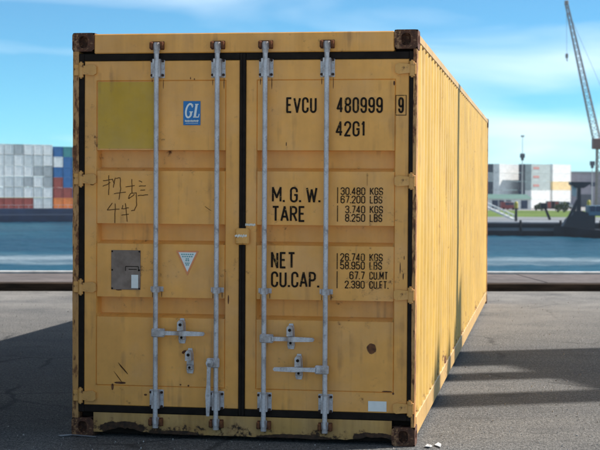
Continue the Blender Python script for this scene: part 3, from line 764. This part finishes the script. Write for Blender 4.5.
CN = {'white': 'white', 'pale_grey': 'pale grey', 'mid_grey': 'mid grey', 'red_brown': 'red brown', 'blue': 'blue', 'orange': 'orange', 'teal': 'teal', 'cream': 'cream', 'dark_grey': 'dark grey', 'grey_green': 'grey green', 'navy': 'navy'}
# cargo ship on the left
SY = 372.
SPHI = R(32); x53 = at_depth(57.2, 170, SY).x
ship = empty('cargo_ship', (x53, SY - 2, WZ), SPHI); tag(ship, 'dark navy low cargo ship carrying tiers of containers, left of the yellow container', 'ship')
xa, xb = -78., 46.
hz = at_depth(30, 208.6, SY).z - WZ
m = MB(); prof = [(0, 0), (.03, 0), (.5, 0), (.96, 0), (1, 0)]
sec = 26
for i in range(sec + 1):
    f_ = i / sec; x = xa + (xb - xa) * f_; half = 8 * min(1, ((1 - f_) / .10) ** .6 if f_ > .9 else 1, (f_ / .05) ** .5 if f_ < .05 else 1) + .2
    rise = 1.2 * max(0, (f_ - .86) / .14) ** 2
    for zf, k in ((-1.5, .9), (.2, .97), (hz + rise, 1)):
        m.v += [(x + (2.5 * (zf / hz) if f_ == 1 else 0), 9 - half * k, zf), (x, 9 + half * k, zf)]
for i in range(sec):
    a, b = i * 6, i * 6 + 6
    m.f += [(a, b, b+2, a+2), (a+2, b+2, b+4, a+4), (a+1, a+3, b+3, b+1), (a+3, a+5, b+5, b+3), (a+4, b+4, b+5, a+5)]
m.f += [(0, 2, 4, 5, 3, 1), (sec*6, sec*6+1, sec*6+3, sec*6+5, sec*6+4, sec*6+2)]
m.build('hull', plain('navy_hull_paint', (.014, .030, .075), .5, 0, .3, .3), ship, smooth=30)
m = MB(); m.box(xa + 8, xb - 12, .2, .5, hz * .52, hz * .60); m.build('rubbing_strake', plain('strake_paint', (.035, .055, .10)), ship)
m = MB()
for k in range(40):
    x = xa + 10 + (xb - xa - 24) * k / 39; m.cyl((x, 1.4, hz), (x, 1.4, hz + .9), .04, 5)
m.box(xa + 9, xb - 13, 1.37, 1.43, hz + .9, hz + .96); m.build('railing', CC['mid_grey'], ship)
m = MB(); m.box(xb - 32, xb - 20, 4, 14, hz + .02, hz + 6); m.box(xb - 31, xb - 22, 4.5, 13.5, hz + 6.02, hz + 9); m.build('deckhouse', CC['white'], ship)
m = MB(); m.box(xb - 30.5, xb - 22.5, 4.42, 4.49, hz + 7.2, hz + 8.3); m.build('window', CC['navy'], ship)
zb_ = at_depth(53, 208.0, SY + 2).z
grey = ['white', 'pale_grey', 'white', 'mid_grey', 'white', 'pale_grey']
rr = random.Random(11); CWd = 2.50
edge = [['orange','orange','orange'], ['red_brown','red_brown','blue'], ['red_brown','blue','blue'], ['blue','blue','blue'], ['white','blue','teal'], ['blue','teal','red_brown']]
cols_ = [('white', k) for k in range(8)] + [('mixed', k) for k in range(6)]
for kind, k in cols_:
    x = -CWd * (k + .5) if kind == 'white' else .25 + CWd * (k + .5)
    n_t = 6
    for tr in range(n_t):
        if kind == 'white':
            cn = rr.choice(grey)
            if tr == 0: cn = 'red_brown' if k > 1 else 'pale_grey'
        else:
            cn = edge[tr][k] if k < 3 else rr.choice(['blue', 'red_brown', 'white', 'orange', 'teal', 'mid_grey'])
        hh = 2.60 if kind == 'white' else 2.52
        o = link('shipping_container', end_m, CC[cn], None, (x53 + x * math.cos(SPHI) - 2 * math.sin(SPHI), SY - 2 + x * math.sin(SPHI) + 2 * math.cos(SPHI), zb_ + hh * tr)); o.rotation_euler.z = SPHI
        if k < 5 and kind == 'white': where = '%s column left of the colour change' % ['first', 'second', 'third', 'fourth', 'fifth'][k]
        elif kind == 'white': where = '%s column left of the colour change' % ['sixth', 'seventh', 'eighth'][k - 5]
        else: where = '%s column right of the colour change' % ['first', 'second', 'third', 'fourth', 'fifth', 'sixth'][k]
        tag(o, '%s container on the ship, %s tier, %s' % (CN[cn], ORD[tr], where), 'container', 'containers stacked on the ship')

# far quay on the right: a low dark landing stage, grass and stacks behind it
QY = 281.
zq = LZ
m = MB()
stage = empty('landing_stage', (0, QY, WZ)); tag(stage, 'long dark landing stage along the far waterline, right of the yellow container', 'pier')
sx0, sx1 = at_depth(395, 220, QY).x, at_depth(760, 220, QY).x
MB().bbox(sx0, sx1, 0, 16, -.8, zq - WZ, .1).build('deck', plain('stage_concrete', (.20, .22, .25), .8, 0, .2, .3), stage)
M['tar'] = plain('tarred_fender', (.008, .012, .022), .7, 0, .4, .4)
for z0, z1 in ((-.5, .95), (1.55, 2.3)): MB().bbox(sx0, sx1, -.35, -.01, z0, z1, .05).build('fender_beam', M['tar'], stage)
x = sx0 + 1
pm = MB().cyl((0, -.36, -.8), (0, -.36, 2.9), .22, 8).mesh('pile')
while x < sx1: link('pile', pm, M['tar'], stage, (x, 0, 0)); x += 7.4
# gangway
ga, gb = at_depth(486, 207, QY + 14), at_depth(514, 219.5, QY + 5)
gw = empty('gangway', gb); tag(gw, 'pale sloping gangway with handrails on the landing stage', 'gangway')
d_ = ga - gb
for dy in (0, 1.4):
    o_ = Vector((0, dy, 0)); m = MB(); m.bar(o_ + Vector((0, 0, .9)), d_ + o_ + Vector((0, 0, .9)), .14); m.bar(o_, d_ + o_, .14)
    for k in range(7): m.bar(o_ + d_ * k / 6, o_ + d_ * k / 6 + Vector((0, 0, .9)), .09)
    m.build('handrail', CC['pale_grey'], gw)
MB().bar(Vector((0, .7, .05)), d_ + Vector((0, .7, .05)), 1.2, .08).build('walkway', CC['mid_grey'], gw)
# two dark mooring posts with yellow tops
M['yellow'] = plain('signal_yellow', (.42, .36, .06), .6)
for px, pb, ptop, lab in ((516, 221.5, 201.5, 'dark mooring post with yellow top beside the gangway'), (588.5, 221, 200, 'dark mooring post with yellow top behind the dark work boat')):
    b_ = at_depth(px, pb, QY + 4); h_ = at_depth(px, ptop, QY + 4).z - zq
    p_ = empty('mooring_post', (b_.x, QY + 4, zq)); tag(p_, lab, 'post', 'mooring posts')
    MB().cyl((0, 0, 0), (0, 0, h_ * .66), .27, 12, .24).build('shaft', M['tar'], p_, smooth=40)
    m = MB(); m.cyl((0, 0, h_ * .66), (0, 0, h_ * .93), .36, 12); m.cyl((0, 0, h_ * .93), (0, 0, h_), .36, 12, .2); m.build('cap', M['yellow'], p_, smooth=40)

# stacks of boxes on the far quay, front plane and tier grid measured from the photo
BY = 500.
def zpx(py, Y, px=540): return at_depth(px, py, Y).z
def far_stack(px0, px1, py_top, py_bot, colours, words, n_x=1, Y=BY, depth=6.0, mark=None):
    a, b = at_depth(px0, 190, Y), at_depth(px1, 190, Y); zt, zb2 = zpx(py_top, Y, px0), zpx(py_bot, Y, px0); n_t = len(colours)
    hh = (zt - zb2) / n_t; ww = (b.x - a.x) / n_x; me = cargo_mesh(ww - .06, depth, hh - .05)
    for tr, cn in enumerate(colours):
        for k in range(n_x):
            o = link('shipping_container', me, CC[cn], None, (a.x + ww * (k + .5), Y, zb2 + hh * tr))
            tname = ORD[tr] if tr < n_t - 1 else 'top'
            tag(o, '%s container, %s tier, %s' % (CN[cn], tname, words if n_x == 1 else words + ', ' + ('left half' if k == 0 else 'right half')), 'container', 'containers stacked on the far quay')
            if mark and tr >= n_t - 3:
                m = MB(); m.box(-ww*.36, -ww*.02, -.03, .018, hh*.30, hh*.72); m.build('company_mark', CC['red_brown'], o)
def corner_stack(px, Y, tiers, rows_, words, phi=R(50), hh=2.88, n_mark=0):
    P = at_depth(px, 200, Y); c_, s_ = math.cos(phi), math.sin(phi); me = cargo_mesh(12.19, 2.40, hh - .06)
    for r_ in range(rows_):
        for tr, cn in enumerate(tiers[r_]):
            o = link('shipping_container', me, CC[cn], None, (P.x + 6.095*c_ - r_*2.5*s_, Y + 6.095*s_ + r_*2.5*c_, LZ + .03 + hh * tr)); o.rotation_euler.z = phi
            tname = ORD[tr] if tr < len(tiers[r_]) - 1 else 'top'
            tag(o, '%s container, %s tier, %s of the %s' % (CN[cn], tname, ['sunlit front row', 'shaded rear row'][r_], words), 'container', 'containers stacked on the far quay')
            if n_mark and r_ == 0 and tr >= len(tiers[0]) - n_mark:
                m = MB(); m.box(-4.9, -1.2, -.03, .018, hh*.40, hh*.66); m.build('company_mark', plain('faded_red_mark', (.42, .20, .18)), o)
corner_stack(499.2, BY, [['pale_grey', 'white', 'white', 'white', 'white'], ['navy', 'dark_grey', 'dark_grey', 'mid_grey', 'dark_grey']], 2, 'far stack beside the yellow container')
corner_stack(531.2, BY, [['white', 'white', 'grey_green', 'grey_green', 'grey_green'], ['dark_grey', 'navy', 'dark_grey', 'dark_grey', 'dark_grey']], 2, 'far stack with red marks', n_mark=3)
corner_stack(552.5, BY + 13, [['white', 'white', 'cream', 'white', 'white']], 1, 'far stack left of the violet shed', hh=2.92)
# long violet grey shed on the right
SHY = BY + 26; a, b = at_depth(571, 205, SHY), at_depth(700, 205, SHY); zt = zpx(171.5, SHY, 580)
sh_ = empty('storage_shed', (a.x, SHY, LZ)); tag(sh_, 'long violet grey flat roofed shed behind the dark mast', 'building')
MB().box(0, b.x - a.x, 0, 26, 0, zt - LZ - .6).build('wall', plain('violet_cladding', (.30, .285, .335), .7, 0, .15, .5), sh_)
MB().bbox(-.5, b.x - a.x + .5, -.5, 26.5, zt - LZ - .6, zt - LZ, .05).build('roof', plain('shed_roof', (.24, .27, .30)), sh_)
dm = MB().box(0, 4.2, -.15, -.01, 0, 4.4).mesh('door')
for k in range(5): link('door', dm, CC['dark_grey'], sh_, (3 + k * 7.5, 0, 0))
wm = MB().box(0, 2.6, -.12, -.01, 7.2, 8.6).mesh('window')
for k in range(8): link('window', wm, CC['navy'], sh_, (2 + k * 4.6, 0, 0))
# white low shed with green roof
GY = 452.
a, b = at_depth(470, 205, GY), at_depth(531, 205, GY); z0, z1, z2 = LZ, zpx(199, GY), zpx(194.5, GY)
lo = empty('low_shed', (a.x, GY, LZ)); tag(lo, 'low white shed with green pitched roof and dark openings', 'building')
MB().box(0, b.x - a.x, 0, 9, 0, z1 - z0).build('wall', CC['white'], lo)
MB().add([(-.4, -.6, z1-z0), (b.x-a.x+.4, -.6, z1-z0), (b.x-a.x-.6, 4.5, z2-z0), (.6, 4.5, z2-z0), (-.4, 9.6, z1-z0), (b.x-a.x+.4, 9.6, z1-z0)], [(0,1,2,3), (3,2,5,4), (0,3,4), (1,5,2), (0,4,5,1)]).build('roof', plain('green_roof', (.10, .19, .16), .6), lo)
for px, wpx in ((492, 6), (499, 5), (506, 5), (521, 6.5)):
    x = at_depth(px, 205, GY).x - a.x; ww = wpx * GY / F_PX; MB().box(x, x + ww, -.12, -.01, .3, (z1 - z0) * .86).build('opening', CC['navy'], lo)
# vehicles on the far quay
def van(px, Y, c1, label):
    p = at_depth(px, 205, Y); v = empty('parked_van', (p.x, Y, LZ)); tag(v, label, 'van', 'vans on the far quay')
    m = MB(); m.prism([(-2.2, .4), (2.2, .4), (2.25, 1.2), (1.5, 1.45), (1.0, 2.3), (-2.2, 2.35)], 0, 1.8); m.build('body', c1, v)
    m = MB(); m.prism([(.95, 1.45), (1.42, 1.45), (.95, 2.15), (.5, 2.15), (.5, 1.45)], -.02, -.001); m.prism([(-.9, 1.45), (.4, 1.45), (.4, 2.15), (-.9, 2.15)], -.02, -.001); m.build('window', CC['navy'], v)
    for wx in (-1.4, 1.4): MB().cyl((wx, -.03, .36), (wx, .25, .36), .36, 12).build('wheel', M['rubber'], v)
    return v
van(508.5, 440, plain('van_red', (.26, .045, .05), .4), 'small red van in front of the low white shed')
van(512.5, 446, CC['white'], 'small white van behind the red van')
van(566, 470, CC['mid_grey'], 'grey van parked left of the dark mast')
# red brown crates and a leaning post
for k, (px, lab) in enumerate(((551, 'left red brown crate below the cream container stack'), (555.2, 'right red brown crate below the cream container stack'))):
    p = at_depth(px, 206, 470); s_ = 1.25; c_ = empty('cargo_crate', (p.x, 470, LZ)); tag(c_, lab, 'crate', 'crates on the far quay')
    m = MB(); m.box(-s_*.92, s_*.92, .1, 2.3, .1, 2.3); m.build('panel', CC['red_brown'], c_)
    m = MB()
    for x in (-s_, s_ - .2): m.box(x, x + .2, 0, 2.4, 0, 2.4)
    for z in (0, 2.2): m.box(-s_ + .2, s_ - .2, 0, .2, z, z + .2)
    m.build('frame', CC['dark_grey'], c_)
p = at_depth(550, 217.5, 300); lc = empty('crane_grab', (p.x, 300, LZ)); tag(lc, 'dark leaning jib post on the grass left of the work boat', 'jib')
tp = at_depth(544.5, 206.5, 300); dv = Vector((tp.x - p.x, 0, tp.z - LZ))
MB().bar((0, 0, 0), dv, .55, .45).build('jib', M['tar'], lc); MB().bbox(dv.x - .75, dv.x + .5, -.5, .5, dv.z - .3, dv.z + .7, .1).build('head', M['tar'], lc)
# paved road behind the stage
MB().add([(17.6, 297.2, LZ + .02), (900, 297.2, LZ + .02), (900, 330, LZ + .02), (17.6, 330, LZ + .02)], [(0, 1, 2, 3)]).build('road', plain('far_road', (.17, .18, .19), .85, 0, .15, .1))
tag(bpy.data.objects['road'], kind='structure')
MB().add([(-600, 432, LZ + .02), (900, 432, LZ + .02), (900, 640, LZ + .02), (-600, 640, LZ + .02)], [(0, 1, 2, 3)]).build('terminal_yard', plain('yard_concrete', (.26, .25, .24), .85, 0, .15, .1))
tag(bpy.data.objects['terminal_yard'], kind='structure')

# work boat with T shaped mast
TY = 272.
bx0, bx1 = at_depth(556, 236, TY).x, at_depth(640, 236, TY).x
wb = empty('work_boat', (bx0, TY, WZ)); tag(wb, 'dark work boat with a broad T shaped mast moored at right', 'boat')
m = MB(); ln = bx1 - bx0
for i in range(15):
    f_ = i / 14; half = 2.6 * min(1, (f_ / .28) ** .6 + .04); sheer = 1.3 + .9 * (1 - f_) ** 3
    for zf, k in ((-.8, .7), (.2, .92), (sheer, 1)): m.v += [(ln * f_ + (.6 if zf < 0 and i == 0 else 0), 2.7 - half * k, zf), (ln * f_, 2.7 + half * k, zf)]
for i in range(14):
    a, b = i * 6, i * 6 + 6; m.f += [(a, b, b+2, a+2), (a+2, b+2, b+4, a+4), (a+1, a+3, b+3, b+1), (a+3, a+5, b+5, b+3), (a+4, b+4, b+5, a+5)]
m.f += [(0, 2, 4, 5, 3, 1), (84, 85, 87, 89, 88, 86)]
m.build('hull', M['tar'], wb, smooth=30)
def bx(px): return at_depth(px, 210, TY).x - bx0
def bzp(py): return at_depth(580, py, TY).z - WZ
M['boat_dark'] = plain('boat_dark_paint', (.018, .022, .034), .5)
m = MB(); m.prism([(bx(563), 1.2), (bx(597), 1.2), (bx(597), bzp(216)), (bx(584), bzp(211)), (bx(578), bzp(211)), (bx(569), bzp(220))], 1.4, 4.4); m.build('winch_house', M['boat_dark'], wb)
m = MB(); m.prism([(bx(579.2), bzp(211.5)), (bx(583.6), bzp(211.5)), (bx(583.0), bzp(186)), (bx(580.2), bzp(186))], 2.4, 3.2); m.build('mast', M['boat_dark'], wb)
m = MB(); m.prism([(bx(572.5), bzp(181.8)), (bx(592), bzp(181.8)), (bx(592), bzp(184)), (bx(585.5), bzp(188)), (bx(578), bzp(188)), (bx(572.5), bzp(184.5))], 1.6, 4.2); m.build('mast_top', M['boat_dark'], wb)
m = MB(); m.prism([(bx(574.5), bzp(186)), (bx(578.5), bzp(186.)), (bx(578.5), bzp(197)), (bx(575), bzp(196))], 2.2, 3.2); m.build('hanging_block', CC['mid_grey'], wb)
for fx in (564, 571): MB().bar((bx(fx), 1.6, 1.3), (bx(579.6), 2.4, bzp(200)), .35).build('brace', M['boat_dark'], wb)
m = MB(); m.bbox(bx(590), bx(606), 1.0, 4.6, bzp(215.8), bzp(205.5), .15); m.build('wheelhouse', plain('boat_blue_paint', (.10, .18, .25), .5), wb)
wmx = MB().box(0, .9, .93, .99, 0, 1).mesh('window')
for k in range(3): link('window', wmx, CC['navy'], wb, (bx(591.2) + k * 1.05, 0, bzp(211.5)))

# lattice crane
KY = 400.
base = at_depth(597.5, 143, KY); tip = at_depth(566.5, 4, KY)
cr = empty('lattice_crane', (base.x, KY, LZ)); tag(cr, 'tall grey lattice boom crane leaning left above the far quay', 'crane')
M['boom'] = plain('boom_paint', (.33, .26, .27), .6); M['machinery'] = plain('machinery_paint', (.20, .10, .10), .6)
O_ = Vector((base.x, KY, LZ))
def lattice(p, q, w0, w1, n_, r_, name):
    p, q = Vector(p), Vector(q); d = (q - p).normalized(); a = d.cross(Vector((0, 1, 0))).normalized(); b = d.cross(a).normalized(); m = MB()
    def cn(k): 
        f_ = k / n_; w = w0 + (w1 - w0) * f_; c_ = p + (q - p) * f_; return [c_ + a*w*i + b*w*j for i, j in ((-1,-1),(1,-1),(1,1),(-1,1))]
    for k in range(n_):
        A, B = cn(k), cn(k + 1)
        for i in range(4): m.bar(A[i], B[i], r_*1.5); m.bar(A[i], B[(i+1) % 4], r_*.8); m.bar(B[i], B[(i+1) % 4], r_*.8)
    return m.build(name, M['boom'], cr)
lattice(base - O_, tip - O_, .95, .32, 22, .14, 'boom')
lattice((.9, 0, 0), (.9, 0, base.z - LZ - 1.6), 1.1, 1.0, 7, .2, 'tower')
MB().bbox(-1.3, 3.6, -1.6, 1.6, base.z - LZ - 1.6, base.z - LZ + 1.2, .2).build('machinery_house', M['machinery'], cr)
m = MB(); hk = at_depth(566.8, 54, KY) - O_; tt = tip - O_; m.bar(tt, hk, .07); m.build('hoist_rope', M['boom'], cr)
m = MB(); m.bbox(hk.x - .35, hk.x + .35, -.25, .25, hk.z - 1.1, hk.z + .1, .1); m.cyl((hk.x, 0, hk.z - 1.1), (hk.x + .15, 0, hk.z - 1.9), .14, 8); m.build('hook_block', M['boom'], cr)
apex = at_depth(612, 112, KY) - O_
m = MB(); m.bar((2.5, 0, base.z - LZ + 1.2), apex, .25); m.bar(apex, tt + (Vector((0, 0, base.z - LZ)) - tt) * .05, .07); m.build('pendant', M['boom'], cr)
MB().bbox(tt.x - .5, tt.x + .5, -.4, .4, tt.z - .3, tt.z + .9, .1).build('boom_head', M['boom'], cr)
# lamp masts
for px, pt, pb, Y, lab in ((519, 137, 207, 490, 'tall thin lamp mast rising behind the far container stacks'), (587.5, 162.5, 207, 486, 'short lamp mast in front of the violet shed roof')):
    a = at_depth(px, pt, Y); lm = empty('lamp_mast', (a.x, Y - 8, LZ)); h_ = a.z - LZ; tag(lm, lab, 'lamp mast', 'lamp masts on the far quay')
    MB().cyl((0, 0, 0), (0, 0, h_), .20, 8, .09).build('pole', CC['mid_grey'], lm)
    zc = h_ - (6.4 if pt < 150 else .6); m = MB(); m.bbox(-.75, .75, -.5, .5, zc - .5, zc + .9, .1); m.bbox(-.45, .45, -.4, .4, zc - 1.3, zc - .502, .1); m.build('lamp_head', CC['dark_grey'], lm)
    if pt < 150: MB().bbox(-.55, .55, -.3, .3, h_ - .3, h_ + .3, .05).build('lamp_head', CC['mid_grey'], lm)
# shrubs on the grass and a far wood behind everything
def leafy(name, centre, rx, ry, rz, n_, s_, mat, seed, m=None):
    rn = random.Random(seed); own = m is None; m = m or MB()
    for k in range(n_):
        while True:
            v = Vector((rn.uniform(-1, 1), rn.uniform(-1, 1), rn.uniform(-1, 1)))
            if v.length < 1 and v.length > .35: break
        lump = .75 + .4 * noise.noise(v * 1.7 + Vector((seed, 0, 0)))
        c_ = Vector(centre) + Vector((v.x*rx*lump, v.y*ry*lump, v.z*rz*lump))
        a = Vector((rn.gauss(0, 1), rn.gauss(0, 1), rn.gauss(0, 1))).normalized() * s_; b = a.cross(Vector((rn.gauss(0, 1), rn.gauss(0, 1), rn.gauss(0, 1)))).normalized() * s_ * .7
        m.add([c_ - a, c_ + b, c_ + a, c_ - b], [(0, 1, 2, 3)])
    return m.build(name, mat) if own else m
M['leaf'] = plain('dark_leaf', (.045, .075, .025), .8, 0, .4, 1)
for k, (px, py, Y, r_, lab) in enumerate(((541.5, 208.5, 420, 1.5, 'dark green shrub on the grass beside the jib post'), (536.5, 208, 430, 1.1, 'small dark shrub left of the jib post'), (564, 210.5, 400, 1.7, 'grey green shrub left of the T shaped mast'), (558.5, 211, 405, 1.4, 'low shrub between crates and work boat'))):
    p = at_depth(px, py, Y); s_ = empty('shrub', (p.x, Y, LZ)); tag(s_, lab, 'shrub', 'shrubs on the far shore')
    f_ = leafy('foliage', (0, 0, r_ * .9), r_, r_, r_ * .9, 260, r_ * .16, M['leaf'], k + 2); f_.parent = s_
    m = MB(); 
    for j in range(4): m.cyl((0, 0, 0), (math.cos(j*1.6)*r_*.5, math.sin(j*1.6)*r_*.5, r_ * 1.1), .07, 5, .03)
    m.build('stem', CC['dark_grey'], s_)
wood = MB(); rn = random.Random(5)
for k in range(150):
    x = -520 + 1150 * k / 149 + rn.uniform(-3, 3); r_ = rn.uniform(5, 8)
    leafy('', (x, 900 + rn.uniform(-10, 10), LZ + r_ * .45), r_ * 1.1, r_, r_, 90, r_ * .2, None, k, wood)
tag(wood.build('far_wood', M['leaf']), 'far off line of dark trees behind the harbour', 'trees', kind='stuff')

# thin sea haze over the whole place
hz_ = NT('sea_haze'); hz_.n.remove(hz_.b); pv = hz_.n.new('ShaderNodeVolumePrincipled')
pv.inputs['Color'].default_value = (.86, .92, 1, 1); pv.inputs['Density'].default_value = .00010; pv.inputs['Anisotropy'].default_value = .3
hz_.l.new(pv.outputs[0], hz_.n['Material Output'].inputs['Volume'])
tag(MB().box(-4200, 4200, -60, 9300, -13, 75).build('haze', hz_.m), 'thin pale haze over the harbour', 'haze', kind='stuff')
